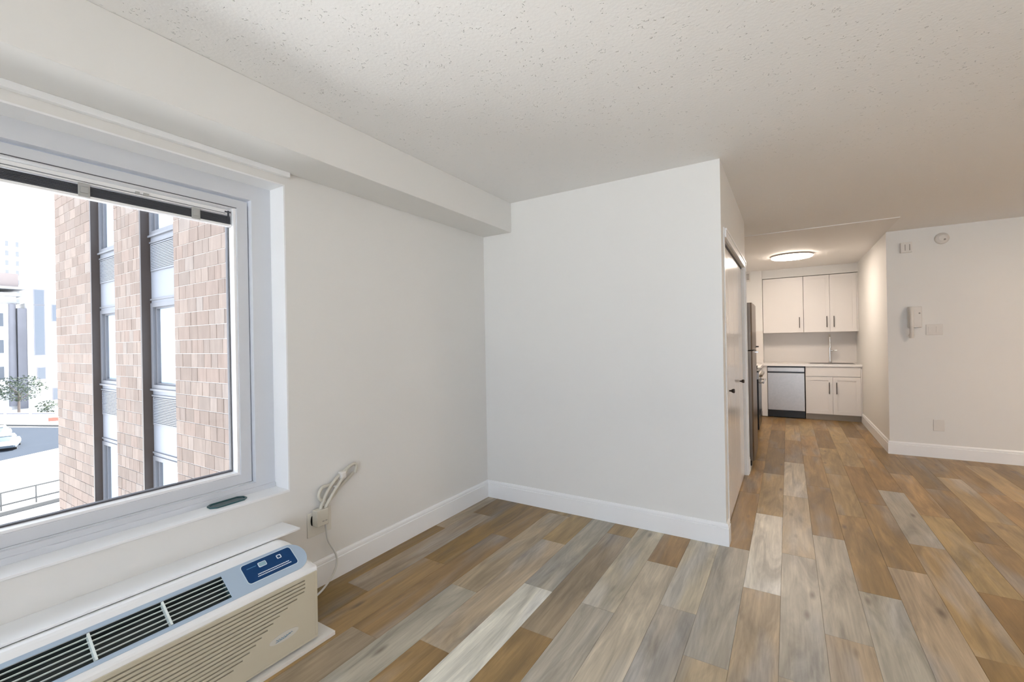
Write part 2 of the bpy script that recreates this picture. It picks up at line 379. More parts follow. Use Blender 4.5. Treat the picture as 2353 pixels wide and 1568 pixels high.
struct('wall_bulkhead', MB().box(XP-.01, XH, 9.20, YK, 2.445, ZC), WALL, 'bulkhead above the upper cabinets')
struct('wall_chase', MB().box(-1.03, XP-.012, 9.15, YK, .93, ZC), WALL, 'duct chase in the kitchen corner')

# baseboards
def bb_profile(): return [(0, 0), (.017, 0), (.017, .118), (.012, .121), (.012, .125), (.0145, .128), (.013, .14), (.007, .150), (0, .150)]
def bb(b, p0, p1, nrm, e0=0, e1=0):
    p0, p1, n = Vector(p0), Vector(p1), Vector(nrm); d = (p1-p0).normalized(); P = bb_profile()
    vs = [tuple(p0+n*x-d*(e0*x))+(z,) for x, z in P]+[tuple(p1+n*x+d*(e1*x))+(z,) for x, z in P]; k = len(P)
    fs = [(i, (i+1) % k, k+(i+1) % k, k+i) for i in range(k)]+[tuple(range(k-1, -1, -1)), tuple(range(k, 2*k))]
    b.add(vs, fs)
def base(name, segs, label):
    b = MB()
    for s in segs: bb(b, *s)
    struct(name, b, TRIM, label)
base('baseboard_left', [((XW, -3.2), (XW, YB), (1, 0), 0, -1)], 'white baseboard under the window wall')
base('baseboard_back', [((XW, YB), (XP, YB), (0, -1), -1, 1)], 'white baseboard along the partition wall')
base('baseboard_closet', [((XP, YB), (XP, DY0-.07), (1, 0), 1, 0), ((XP, DY1+.07), (XP, 5.22), (1, 0), 0, 1)], 'white baseboard beside the closet doors')
base('baseboard_hall', [((XH, 8.96), (XH, YR), (-1, 0), 0, 1)], 'white baseboard of the kitchen passage')
base('baseboard_right', [((XH, YR), (XE, YR), (0, -1), 1, 0)], 'white baseboard under the intercom wall')

# ------------------------------------------------------------------ window 1
def make_window(name, y0, y1, label, detail=True):
    W = bpy.data.objects.new(name, None); C.objects.link(W); W.location = (XW-.15, (y0+y1)/2, OZ0)
    tag(W, label, None, None, 'structure')
    obj('reveal', MB().ring(YZ, XW-.0005, XW-.20, y0-.008, y1+.008, OZ0-.012, OZ1+.008, y0, y1, OZ0, OZ1), TRIM, W)
    obj('window_sill', MB().box(XW-.125, XW+.006, y0-.002, y1+.002, OZ0-.010, OZ0+.0005), TRIM, W, bevel=.001)
    # fixed frame: low track rises in front of the sash
    b = MB().ring(YZ, -2.462, -2.53, y0, y1, OZ0, OZ1, y0+.104, y1-.104, OZ0+.05, OZ1-.082)
    obj('window_frame', b, VINYL, W)
    obj('track', MB().box(-2.452, -2.53, y0+.002, y1-.002, OZ0, OZ0+.026).box(-2.486, -2.56, y0+.1, y1-.1, OZ0, OZ0+.0538), VINYL, W, bevel=.0015)
    sy0, sy1, sz0, sz1 = y0+.110, y1-.110, OZ0+.054, OZ1-.090
    sash = obj('sash', MB().ring(YZ, -2.492, -2.575, sy0, sy1, sz0, sz1, sy0+.056, sy1-.056, sz0+.050, sz1-.045), VINYL, W, bevel=.002)
    gy0, gy1, gz0, gz1 = sy0+.056, sy1-.056, sz0+.050, sz1-.045
    obj('glazing_bead', MB().ring(YZ, -2.500, -2.575, gy0, gy1, gz0, gz1, gy0+.013, gy1-.013, gz0+.012, gz1-.004), VINYLW, sash, bevel=.001)
    obj('gasket', MB().ring(YZ, -2.549, -2.575, gy0+.013, gy1-.013, gz0+.012, gz1-.004, gy0+.021, gy1-.019, gz0+.019, gz1-.010), SEAL, sash)
    obj('glass_pane', MB().box(-2.560, -2.564, gy0+.01, gy1-.01, gz0+.01, gz1-.008), GLASS, sash)
    obj('head_gap', MB().box(-2.4915, -2.4935, gy0, gy1, gz1-.0015, gz1+.002), SEAL, sash)
    return W, (gy0, gy1, gz0, gz1)
W1, G = make_window('window_1', OY0, OY1, 'white vinyl window in a deep white reveal')
make_window('fill_window_2', W2[0], W2[1], 'unseen white vinyl window added for daylight further along the same wall')  # added outside the view to let in more daylight

# raised mini blind
bl = thing('mini_blind', (-2.53, .4, 2.145), 'white mini blind fully raised under the window head, slate coloured slat stack', 'blind')
y0, y1 = G[0]+.016, G[1]-.016
obj('headrail', MB().box(-2.518, -2.545, y0, y1, 2.100, 2.128), VINYLW, bl, bevel=.001)
for i in range(7):
    z = 2.094-.0058*i
    obj('slat', MB().add([(-2.517, y0+.004, z), (-2.532, y0+.004, z+.0022), (-2.546, y0+.004, z), (-2.517, y1-.004, z), (-2.532, y1-.004, z+.0022), (-2.546, y1-.004, z),
                          (-2.517, y0+.004, z-.0045), (-2.546, y0+.004, z-.0045), (-2.517, y1-.004, z-.0045), (-2.546, y1-.004, z-.0045)],
                         [(0, 3, 4, 1), (1, 4, 5, 2), (6, 7, 9, 8), (0, 6, 8, 3), (2, 5, 9, 7), (0, 1, 2, 7, 6), (3, 8, 9, 5, 4)]), SLATE, bl)
obj('bottom_rail', MB().box(-2.516, -2.547, y0, y1, 2.041, 2.052), VINYLW, bl, bevel=.001)
for yy in (.626, 1.042, .21, -.20):
    obj('clip', MB().box(-2.512, -2.516, yy-.019, yy+.019, 2.046, 2.102).box(-2.508, -2.512, yy-.013, yy+.013, 2.060, 2.088), CLIP, bl, bevel=.001)
obj('wand_hook', MB().box(-2.512, -2.517, 1.19, 1.198, 2.074, 2.122).box(-2.510, -2.515, 1.176, 1.204, 2.112, 2.118), SLATE, bl)
obj('tilt_bracket', MB().box(-2.513, -2.518, .80, .815, 2.106, 2.118).box(-2.513, -2.518, .83, .85, 2.106, 2.118), CLIP, bl)
obj('lift_cord', MB().cyl((-2.515, .12, 2.11), (-2.515, 1.18, 2.107), .0012, 6), SLATE, bl)

# tray on the sill
def octo(y0, y1, x0, x1, c): return [(x0, y0+c), (x0+c*.9, y0), (x1-c*.9, y0), (x1, y0+c), (x1, y1-c), (x1-c*.9, y1), (x0+c*.9, y1), (x0, y1-c)]
t = thing('plastic_tray', (-2.40, 1.12, .6095), 'small dark teal plastic tray with clipped corners lying on the window sill', 'tray')
obj('tray_base', MB().prism(octo(1.035, 1.200, -2.446, -2.378, .022), XY, .6097, .613), TEAL, t)
b = MB(); P0 = octo(1.031, 1.204, -2.450, -2.374, .023); P1 = octo(1.038, 1.197, -2.443, -2.381, .021)
n = 8; vs = [(*p, .6097) for p in P0]+[(*p, .6165) for p in P0]+[(*p, .6165) for p in P1]+[(*p, .6125) for p in P1]; fs = []
for i in range(n):
    j = (i+1) % n; fs += [(i, j, n+j, n+i), (n+i, n+j, 2*n+j, 2*n+i), (2*n+i, 2*n+j, 3*n+j, 3*n+i)]
obj('rim', b.add(vs, fs), TEAL, t)

# ------------------------------------------------------------------ packaged air conditioner
ac = thing('air_conditioner', (-2.08, .65, 0), 'white and beige wall air conditioner under the window with louvers and a blue control panel', 'air conditioner')
AY0, AYL, AYE = .04, .912, 1.262
AU, AD = Vector((-2.06, 0, .47)), Vector((.16, 0, -.11)); NR = Vector((.11, 0, .16)).normalized()
def sl(x, y, h=0):
    p = AU+AD*((x+2.06)/.16)+NR*h; return (p.x, y, p.z)
BXF = -1.897
body_prof = [(-2.325, .022), (-1.93, .022), (-1.912, .026), (BXF, .045), (BXF, .345), (-1.899, .356), (-1.9035, .3624), (-2.052, .4645), (-2.064, .4705), (-2.080, .4715), (-2.11, .4660), (-2.16, .440), (-2.325, .425)]
def zt(y):
    t_ = max(0, (y-1.150)/.112); return 9 if t_ <= 0 else .366+.107*math.sqrt(max(0, 1-t_*t_))
b = MB(); ys = [AYL, 1.15]+[1.15+.112*math.sin(a*math.pi/2/9) for a in range(1, 10)]
k = len(body_prof); vs = []
for y in ys: vs += [(x, y, min(z, zt(y))) for x, z in body_prof]
fs = [(i*k+j, i*k+(j+1) % k, (i+1)*k+(j+1) % k, (i+1)*k+j) for i in range(len(ys)-1) for j in range(k)]
b.add(vs, fs, 0, True); b.add(vs[-k:], [tuple(range(k))])
notch = body_prof[:7]+[tuple(sl(-1.930, 0)[i] for i in (0, 2)), (-1.955, .325), (-2.045, .395), tuple(sl(-2.019, 0)[i] for i in (0, 2))]+body_prof[7:]
b.prism(notch, XZ, AY0, AYL)
o = obj('body', b, ACW, ac)
# dark well under the louvers
obj('louver_well', MB().prism([tuple(sl(-1.931, 0, -.001)[i] for i in (0, 2)), (-1.956, .327), (-2.044, .396), tuple(sl(-2.018, 0, -.001)[i] for i in (0, 2)), (-2.020, .400), (-1.966, .360)], XZ, AY0+.06, AYL-.0005), DARK, ac)
b = MB(); w4 = [sl(-1.931, AYL-.0006, -.001), (-1.956, AYL-.0006, .327), (-2.044, AYL-.0006, .396), sl(-2.018, AYL-.0006, -.001)]
b.add(w4, [(0, 1, 2, 3)]); obj('well_end', b, mat('well_end_teal', (.05, .10, .11), .4), ac)
# blue grey fascia
def slab(b, poly, h0, h1):
    n = len(poly); vs = [sl(x, y, h0) for x, y in poly]+[sl(x, y, h1) for x, y in poly]
    return b.add(vs, [tuple(range(n-1, -1, -1)), tuple(range(n, 2*n))]+[(i, (i+1) % n, n+(i+1) % n, n+i) for i in range(n)])
xu, xl = -2.033, -1.9165; xm = (xu+xl)/2; hw = (xl-xu)/2
arc = [(xm+hw*math.cos(a), 1.183+.070*math.sin(a)) for a in [math.pi*i/16 for i in range(17)]]
b = MB(); slab(b, [(xu, AYL-.008), (xl, AYL-.008)]+arc, .0003, .0022)
slab(b, [(xu, AY0), (-2.019, AY0), (-2.019, AYL-.008), (xu, AYL-.008)], .0003, .0022)
slab(b, [(-1.930, AY0), (xl, AY0), (xl, AYL-.008), (-1.930, AYL-.008)], .0003, .0022)
slab(b, [(-2.019, AY0), (-1.930, AY0), (-1.930, AY0+.06), (-2.019, AY0+.06)], .0003, .0022)
obj('fascia', b, ACP, ac, bevel=.0006)
def rrect(x0, x1, y0, y1, r, n=5):
    P = []
    for cx, cy, a0 in ((x1-r, y0+r, -90), (x1-r, y1-r, 0), (x0+r, y1-r, 90), (x0+r, y0+r, 180)):
        for i in range(n+1):
            a = math.radians(a0+90*i/n); P.append((cx+r*math.cos(a), cy+r*math.sin(a)))
    return P
dp = obj('display_panel', slab(MB(), rrect(-2.0215, -1.944, .980, 1.200, .012), .0022, .0030), BLUE, ac)
def ringslab(b, A, B, h0, h1):
    n = len(A); vs = [sl(x, y, h1) for x, y in A]+[sl(x, y, h1) for x, y in B]+[sl(x, y, h0) for x, y in A]+[sl(x, y, h0) for x, y in B]; fs = []
    for i in range(n):
        j = (i+1) % n; fs += [(i, j, n+j, n+i), (2*n+i, 2*n+j, j, i), (n+i, n+j, 3*n+j, 3*n+i)]
    return b.add(vs, fs)
obj('display_rim', ringslab(MB(), rrect(-2.024, -1.9415, .977, 1.203, .014), rrect(-2.0215, -1.944, .980, 1.200, .012), .002, .0036), mat('rim_pale_blue', (.62, .74, .82), .35), ac)
obj('button', slab(MB(), rrect(-2.0065, -1.991, 1.048, 1.078, .003), .0030, .0045), LCD, dp)
obj('button_rim', ringslab(MB(), rrect(-2.0085, -1.989, 1.0455, 1.0805, .004), rrect(-2.0065, -1.991, 1.048, 1.078, .003), .003, .0042), INK, dp)
obj('button_rim', ringslab(MB(), rrect(-2.008, -1.992, 1.128, 1.149, .004), rrect(-2.0050, -1.9950, 1.132, 1.145, .002), .003, .0042), INK, dp)
b = MB(); rt = random.Random(3)
for xx, ya, yb in ((-1.9665, 1.028, 1.163), (-1.9585, 1.024, 1.168)):
    y = ya
    while y < yb:
        w_ = rt.uniform(.0035, .007); slab(b, [(xx-.0017, y), (xx+.0017, y), (xx+.0017, y+w_), (xx-.0017, y+w_)], .0030, .0033); y += w_+.0014
obj('printed_text', b, INK, dp)
b = MB(); y = .998
while y < 1.038:
    w_ = rt.uniform(.003, .005); slab(b, [(-2.003, y), (-2.0005, y), (-2.0005, y+w_), (-2.003, y+w_)], .0030, .0032); y += w_+.001
obj('printed_text', b, mat('print_mid_blue', (.10, .30, .52), .5), dp)
for i in range(5):
    x = -2.0075+.0158*i
    b = MB().box(0, 1, 0, 1, 0, 1); b.v = [sl(x+dx, yy, h) for h in (-.006, .001) for dx, yy in ((0, AY0+.06), (.0016, AY0+.06), (.0016, AYL-.002), (0, AYL-.002))]
    obj('louver_blade', b, LOUV, ac)
for yy in (.700, .492, .284):
    b = MB(); b.v = [sl(x, yy+dy, h) for h in (-.018, .0025) for x, dy in ((-2.0165, -.0035), (-1.932, -.0035), (-1.932, .0035), (-2.0165, .0035))]
    b.f = [(0,3,2,1),(4,5,6,7),(0,1,5,4),(1,2,6,5),(2,3,7,6),(3,0,4,7)]; b.mi = [0]*6; b.sm = [False]*6
    obj('louver_rib', b, LOUV, ac)
# front cover with the staggered grooves
ends = [1.196, 1.197, 1.197, 1.193, 1.158, 1.113, 1.078, 1.049, 1.024, .999, .975, .950, .922, .887]
b = MB(); zs = [.3235-.01635*i for i in range(14)]; FX0, FX1, gh = BXF-.001, -1.889, .0030
z_top = .341; prev = z_top
for z, e in zip(zs, ends):
    b.box(FX0, FX1, AY0, 1.243, z+gh, prev); b.box(FX0, FX1, e, 1.243, z-gh, z+gh); prev = z-gh
b.box(FX0, FX1, AY0, 1.243, .046, prev)
obj('front_cover', b, ACB, ac)
obj('groove_shade', MB().box(BXF-.001, BXF+.0012, AY0, 1.20, .10, .33), mat('groove_shade_tan', (.26, .225, .155), .6), ac)  # dark strip behind the cover, painting the shade inside its grooves
obj('cover_edge', MB().box(FX0, FX1-.001, 1.2432, 1.259, .046, .341).box(FX0, FX1-.001, AY0, 1.259, .034, .0458), ACB, ac, bevel=.002)
# badge
P = [(1.095+.066*math.cos(a), .127+.019*math.sin(a)) for a in [2*math.pi*i/28 for i in range(28)]]
bd = obj('badge', MB().prism(P, YZ, FX1+.0002, FX1+.0015), mat('badge_pale', (.66, .64, .58), .3), ac)
pts = []
for i in range(60):
    u = i/59; pts.append((FX1+.0018, 1.058+.074*u, .126+.0035*math.sin(u*42)*(1-.3*u)+.006*(u-.5)*u))
obj('badge_script', MB().tube(pts, .0011, 5), mat('script_blue', (.16, .30, .42), .4), bd)
obj('badge_script', MB().tube([(FX1+.0018, 1.056, .119), (FX1+.0018, 1.10, .121), (FX1+.0018, 1.122, .128)], .0012, 5), mat('script_blue_b', (.16, .30, .42), .4), bd)
# sleeve lid and foot board
b = MB(); lid = [(-2.3295, AY0-.03), (-2.098, AY0-.03), (-2.098, 1.308), (-2.3295, 1.352)]; lz = [.447, .481, .481, .447]
b.hexa([(x, y, z-.010) for (x, y), z in zip(lid, lz)]+[(x, y, z) for (x, y), z in zip(lid, lz)])
obj('sleeve_lid', b, ACW, ac, bevel=.0015)
tag(obj('foot_board', MB().box(-2.31, -1.873, -.02, 1.338, .0005, .0195), BASEB, bevel=.0015), 'thin cream board on the floor under the air conditioner', 'board')

# ------------------------------------------------------------------ outlet, plug and cord by the window
p = thing('wall_outlet', (XW+.004, 1.57, .30), 'cream wall outlet beside the air conditioner, mostly hidden by the plug', 'outlet')
obj('cover_plate', MB().box(XW+.0005, XW+.006, 1.493, 1.647, .300, .440), mat('plate_cream', (.76, .74, .68), .4), p, bevel=.003)
obj('socket', MB().prism([(1.521+.009*math.cos(a), .392+.028*math.sin(a)) for a in [2*math.pi*i/14 for i in range(14)]], YZ, XW+.006, XW+.0072), BLACK, p)
p = thing('plug', (-2.29, 1.55, .355), 'large beige safety plug with a looped and tied thick cord', 'plug')
obj('plug_block', MB().box(XW+.0075, -2.275, 1.520, 1.595, .362, .455), BEIGE, p, bevel=.005, seg=3)
obj('test_button', MB().box(-2.275, -2.2735, 1.555, 1.567, .385, .391).box(-2.275, -2.2735, 1.573, 1.585, .385, .391), mat('button_grey', (.35, .33, .30), .5), p)
strands = [[(-2.298, 1.555, .45), (-2.298, 1.572, .485), (-2.300, 1.612, .546), (-2.302, 1.672, .601), (-2.302, 1.735, .634), (-2.304, 1.792, .655), (-2.304, 1.815, .640), (-2.300, 1.800, .600)],
           [(-2.312, 1.800, .600), (-2.310, 1.742, .566), (-2.306, 1.690, .540), (-2.302, 1.648, .505), (-2.302, 1.610, .484), (-2.302, 1.566, .500), (-2.304, 1.553, .535), (-2.306, 1.578, .570), (-2.310, 1.625, .570), (-2.314, 1.68, .585)],
           [(-2.294, 1.735, .634), (-2.286, 1.70, .595), (-2.284, 1.655, .548), (-2.286, 1.615, .500), (-2.292, 1.585, .452)]]
for s_ in strands: obj('cord_strand', MB().tube(smooth(s_), .0095, 8), BEIGE, p)
obj('cord_tie', MB().box(-2.318, -2.278, 1.690, 1.724, .588, .632), PLASTIC, p, bevel=.006)
obj('cord_tie', MB().box(-2.310, -2.277, 1.650, 1.660, .552, .562), PLASTIC, p)
s_ = [(-2.300, 1.590, .366), (-2.300, 1.594, .32), (-2.298, 1.606, .25), (-2.288, 1.645, .165), (-2.282, 1.648, .105), (-2.275, 1.612, .052), (-2.262, 1.545, .012), (-2.225, 1.458, .008), (-2.16, 1.36, .008), (-2.12, 1.343, .030), (-2.11, 1.30, .044), (-2.13, 1.268, .07)]
obj('power_cord', MB().tube(smooth(s_), .0058, 8), CORDM, p)

# ------------------------------------------------------------------ closet doors (bifold pairs)
def bifold(name, ya, yb, yk, label):
    D = bpy.data.objects.new(name, None); C.objects.link(D); D.location = (XP-.04, (ya+yb)/2, .012); tag(D, label, None, None, 'structure')
    ym = (ya+yb)/2
    for a, c in ((ya, ym), (ym, yb)):
        lf = obj('door_leaf', MB().box(XP-.055, XP-.022, a+.002, c-.002, .012, DZ-.018), DOORP, D, bevel=.002)
        if a < yk < c:
            obj('knob', MB().cyl((XP-.022, yk, .985), (XP-.008, yk, .985), .007, 12).tube([(XP-.010, yk, .985), (XP-.002, yk, .985), (XP+.012, yk, .985), (XP+.018, yk, .985)], .015, 16, rs=[.007, .014, .018, .012]), KNOB, lf)
bifold('door_1', DY0+.004, (DY0+DY1)/2-.001, 3.79, 'glossy white bifold closet door nearer the room corner')
bifold('door_2', (DY0+DY1)/2+.001, DY1-.004, 4.66, 'glossy white bifold closet door nearer the refrigerator')
b = MB().box(XP, XP+.006, DY0-.045, DY0, 0, DZ+.065).box(XP, XP+.014, DY1, DY1+.065, 0, DZ+.065).box(XP, XP+.014, DY0, DY1, DZ, DZ+.065)
b.box(XP+.014, XP+.020, DY1+.05, DY1+.065, 0, DZ+.065).box(XP+.014, XP+.020, DY0, DY1+.05, DZ+.05, DZ+.065)
struct('trim_3', b, TRIM, 'white casing around the closet doors', bevel=.002)
struct('trim_4', MB().box(XP-.06, XP-.018, DY0, DY1, DZ-.016, DZ), SEAL, 'dark bifold track at the top of the closet opening')

# ------------------------------------------------------------------ devices on the intercom wall
t = thing('intercom', (1.24, YR, 1.34), 'white wall intercom handset above the double light switch', 'intercom')
obj('intercom_base', MB().box(1.172, 1.292, YR-.045, YR-.0005, 1.475, 1.712), PLASTIC, t, bevel=.006)
hs = obj('handset', MB().tube(smooth([(1.196, YR-.052, 1.70), (1.196, YR-.075, 1.66), (1.196, YR-.078, 1.56), (1.196, YR-.075, 1.44), (1.197, YR-.055, 1.355)]), .02, 12, rs=None), PLASTIC, t)
obj('earpiece', MB().cyl((1.196, YR-.06, 1.67), (1.196, YR-.046, 1.67), .026, 16), PLASTIC, hs); obj('mouthpiece', MB().cyl((1.197, YR-.066, 1.385), (1.197, YR-.046, 1.385), .024, 16), PLASTIC, hs)
obj('call_button', MB().cyl((1.27, YR-.050, 1.635), (1.27, YR-.044, 1.635), .008, 12), mat('button_dark', (.25, .23, .22), .5), t)  # call button, plain dark grey
t = thing('light_switch', (1.40, YR, 1.38), 'white double light switch plate just right of the intercom', 'switch')
obj('cover_plate', MB().box(1.330, 1.470, YR-.007, YR-.0005, 1.385, 1.505), PLASTIC, t, bevel=.003)
for x in (1.368, 1.432): obj('rocker', MB().hexa([(x-.017, YR-.009, 1.412), (x+.017, YR-.009, 1.412), (x+.017, YR-.006, 1.412), (x-.017, YR-.006, 1.412), (x-.017, YR-.013, 1.478), (x+.017, YR-.013, 1.478), (x+.017, YR-.006, 1.478), (x-.017, YR-.006, 1.478)]), PLASTIC, t)
t = thing('blank_plate', (1.425, YR, .305), 'white square wall plate low on the intercom wall, above the baseboard', 'outlet')
obj('cover_plate', MB().box(1.378, 1.470, YR-.007, YR-.0005, .302, .430), PLASTIC, t, bevel=.003)
for z in (.342, .390): obj('socket', MB().prism([(1.424+.017*math.cos(a), z+.0145*math.sin(a)) for a in [2*math.pi*i/16 for i in range(16)]], XZ, YR-.0085, YR-.006), PLASTIC, t)
t = thing('smoke_detector', (1.475, YR, 2.40), 'round white smoke detector high on the intercom wall', 'smoke detector')
obj('housing', MB().tube([(1.475, YR-.0005, 2.462), (1.475, YR-.018, 2.462), (1.475, YR-.034, 2.462), (1.475, YR-.042, 2.462)], .06, 28, rs=[.062, .062, .052, .030]), PLASTIC, t)
obj('test_button', MB().cyl((1.492, YR-.047, 2.445), (1.492, YR-.038, 2.445), .009, 12), mat('detector_button', (.3, .28, .26), .5), t)
t = thing('door_chime', (1.17, YR, 2.34), 'small white chime box left of the smoke detector', 'chime')
obj('chime_box', MB().box(1.118, 1.222, YR-.035, YR-.0005, 2.338, 2.455), PLASTIC, t, bevel=.005)
obj('chime_slot', MB().box(1.155, 1.163, YR-.0365, YR-.035, 2.36, 2.43).box(1.195, 1.203, YR-.0365, YR-.035, 2.36, 2.43), mat('slot_grey', (.40, .37, .34), .6), t)

# ------------------------------------------------------------------ kitchen
def shaker(b, x0, x1, z0, z1, yf):
    """door slab whose front is at yf, facing -y"""
    r = .055
    b.box(x0+r, x1-r, yf+.008, yf+.018, z0+r, z1-r)
    return b.ring(XZ, yf, yf+.018, x0, x1, z0, z1, x0+r, x1-r, z0+r, z1-r)
def pull(parent, x, z0, z1, yf):
    obj('handle', MB().cyl((x, yf-.028, z0), (x, yf-.028, z1), .0055, 10).cyl((x, yf-.028, z0+.02), (x, yf, z0+.02), .0045, 8).cyl((x, yf-.028, z1-.02), (x, yf, z1-.02), .0045, 8), KNOB, parent)
YF = 8.90
t = thing('base_cabinet', (.61, 9.2, 0), 'white shaker sink base cabinet with two doors below the faucet', 'cabinet')
obj('carcass', MB().box(.240, .993, YF+.002, YK-.005, .10, .888), CAB, t)
obj('toe_kick', MB().box(.240, .993, YF+.045, YF+.06, .001, .10), KICK, t)
o = obj('drawer_front', MB().box(.244, .972, YF-.018, YF, .728, .882), CAB, t, bevel=.002)
for a, c, hx in ((.244, .607, .562), (.611, .972, .660)):
    d = obj('door', shaker(MB(), a, c, .106, .718, YF-.018), CAB, t); pull(d, hx, .444, .632, YF-.018)
obj('filler_strip', MB().box(.975, .993, YF-.012, YF, .10, .888), CAB, t)
t = thing('dishwasher', (-.045, 9.2, 0), 'stainless dishwasher with a black kick plate left of the sink cabinet', 'dishwasher')
obj('tub', MB().box(-.313, .227, YF+.004, YK-.02, .03, .880), BLACK, t)
d = obj('door', MB().box(-.312, .226, YF-.022, YF+.003, .132, .770), STEEL, t, bevel=.003)
obj('control_strip', MB().box(-.312, .226, YF-.022, YF+.003, .795, .862), STEEL, t, bevel=.003)
obj('pocket_handle', MB().box(-.300, .214, YF-.012, YF+.003, .770, .795), BLACK, d)
obj('kick_plate', MB().box(-.312, .226, YF+.001, YF+.004, .012, .130), BLACK, t)
t = thing('corner_cabinet', (-.6, 8.8, 0), 'white corner base cabinet between the range and the dishwasher', 'cabinet')
obj('carcass', MB().box(-1.028, -.400, 7.80, YK-.005, .10, .888), CAB, t)
obj('toe_kick', MB().box(-1.0, -.44, 7.80, YF, .001, .10), KICK, t)
obj('filler_strip', MB().box(-.400, -.318, YF-.015, YF+.01, .012, .888), CAB, t)
obj('door', MB().box(-.400, -.382, 7.83, 8.40, .106, .882), CAB, t, bevel=.002)
ct = MB().prism([(-1.029, 7.79), (-.372, 7.79), (-.372, YF-.035), (XH-.001, YF-.035), (XH-.001, YK-.001), (-.381, YK-.001), (-.381, 9.149), (-1.029, 9.149)], XY, .890, .925)
tag(obj('countertop', ct, COUNTER, bevel=.002), 'white quartz worktop running over the dishwasher and sink cabinet', 'countertop')
t = thing('sink', (.62, 9.2, .925), 'undermount kitchen sink in the white worktop under the faucet', 'sink')
obj('rim', MB().ring(lambda p, z: (p[0], p[1], z), .9255, .9275, .30, .94, 9.00, 9.40, .315, .925, 9.015, 9.385), STEEL, t)
obj('basin', MB().box(.315, .925, 9.015, 9.385, .9252, .9262), mat('basin_dark', (.12, .11, .10), .4, metal=.5), t)
t = thing('faucet', (.615, 9.44, .925), 'tall chrome pull-down faucet behind the sink', 'faucet')
obj('faucet_body', MB().cyl((.615, 9.44, .9255), (.615, 9.44, .945), .024, 18).cyl((.615, 9.44, .945), (.615, 9.44, 1.20), .015, 14), CHROME, t)
obj('spout', MB().tube(smooth([(.615, 9.44, 1.20), (.615, 9.44, 1.36), (.613, 9.40, 1.415), (.611, 9.34, 1.415), (.609, 9.29, 1.37), (.609, 9.285, 1.30)]), .0105, 10), CHROME, t)
obj('spray_head', MB().cyl((.609, 9.285, 1.30), (.609, 9.284, 1.19), .013, 14, r1=.018), CHROME, t)
obj('lever', MB().cyl((.625, 9.44, 1.135), (.655, 9.44, 1.135), .013, 12).cyl((.655, 9.44, 1.135), (.715, 9.43, 1.140), .0055, 8), CHROME, t)
struct('backsplash', MB().box(XP-.01, XH-.001, YK-.008, YK, .926, 1.462).box(-.98, XP-.0125, 9.142, 9.15, .926, 1.500), mat('backsplash_panel', (.76, .72, .68), .35), 'plain light backsplash behind the worktop')
for nm, x0, x1, doors, lab in (('wall_cabinet', -.378, .235, [(-.374, .231, .176)], 'single door white upper cabinet over the dishwasher'),
                              ('wall_cabinet', .239, .992, [(.243, .607, .565), (.611, .972, .663)], 'two door white upper cabinet over the sink')):
    t = thing(nm, ((x0+x1)/2, 9.36, 1.462), lab, 'cabinet')
    obj('carcass', MB().box(x0, x1, 9.222, YK-.001, 1.462, 2.436), CAB, t)
    for a, c, hx in doors:
        d = obj('door', shaker(MB(), a, c, 1.464, 2.434, 9.203), CAB, t); pull(d, hx, 1.543, 1.730, 9.203)
    if x1 > .9: obj('filler_strip', MB().box(.975, .993, 9.205, 9.222, 1.462, 2.436), CAB, t)
t = thing('wall_vent', (-.626, 9.15, 2.43), 'small white exhaust grille high in the kitchen corner', 'vent')
obj('frame', MB().ring(XZ, 9.142, 9.1495, -.725, -.565, 2.41, 2.585, -.705, -.583, 2.432, 2.565), PLASTIC, t)
obj('backing', MB().box(-.705, -.583, 9.147, 9.1495, 2.432, 2.565), VENTD, t)
for i in range(6):
    z = 2.432+.0235*i; obj('slat', MB().hexa([(-.705, 9.141, z), (-.583, 9.141, z), (-.583, 9.147, z+.006), (-.705, 9.147, z+.006), (-.705, 9.141, z+.011), (-.583, 9.141, z+.011), (-.583, 9.147, z+.017), (-.705, 9.147, z+.017)]), PLASTIC, t)

t = thing('refrigerator', (-.65, 5.66, 0), 'tall stainless refrigerator behind the closet wall', 'refrigerator')
RY0, RY1 = 5.30, 6.02
obj('case', MB().box(-1.02, -.385, RY0, RY1, .03, 1.755), STEELD, t, bevel=.004)
for nm, z0, z1 in (('freezer_door', 1.262, 1.765), ('fresh_food_door', .085, 1.250)):
    b = MB().prism([(-.380, RY0+.002), (-.335, RY0+.002), (-.322, RY0+.02), (-.318, (RY0+RY1)/2), (-.322, RY1-.02), (-.335, RY1-.002), (-.380, RY1-.002)], XY, z0, z1)
    d = obj(nm, b, STEELF, t)
    zz = 1.285 if z0 > 1 else 1.222
    obj('handle', MB().box(-.325, -.292, RY1-.14, RY1-.05, zz-.008, zz+.008), KNOB if z0 > 1 else CHROME, d, bevel=.003)
obj('grille', MB().box(-.385, -.345, RY0+.01, RY1-.01, .03, .08), BLACK, t)
for yy in (RY0+.05, RY1-.05): obj('foot', MB().cyl((-.36, yy, .0005), (-.36, yy, .032), .018, 12), CHROME, t)
t = thing('kitchen_range', (-.68, 7.39, 0), 'black and stainless range beyond the refrigerator', 'stove')
GY0, GY1 = 7.02, 7.775
obj('case', MB().box(-1.02, -.395, GY0, GY1, .09, .905), BLACK, t)
od = obj('oven_door', MB().box(-.394, -.356, GY0+.004, GY1-.004, .27, .80), BLACK, t, bevel=.004)
obj('handle', MB().cyl((-.302, GY0+.06, .755), (-.302, GY1-.06, .755), .012, 12).cyl((-.302, GY0+.08, .755), (-.356, GY0+.08, .755), .009, 8).cyl((-.302, GY1-.08, .755), (-.356, GY1-.08, .755), .009, 8), CHROME, od)
obj('warming_drawer', MB().box(-.394, -.358, GY0+.004, GY1-.004, .10, .262), BLACK, t, bevel=.004)
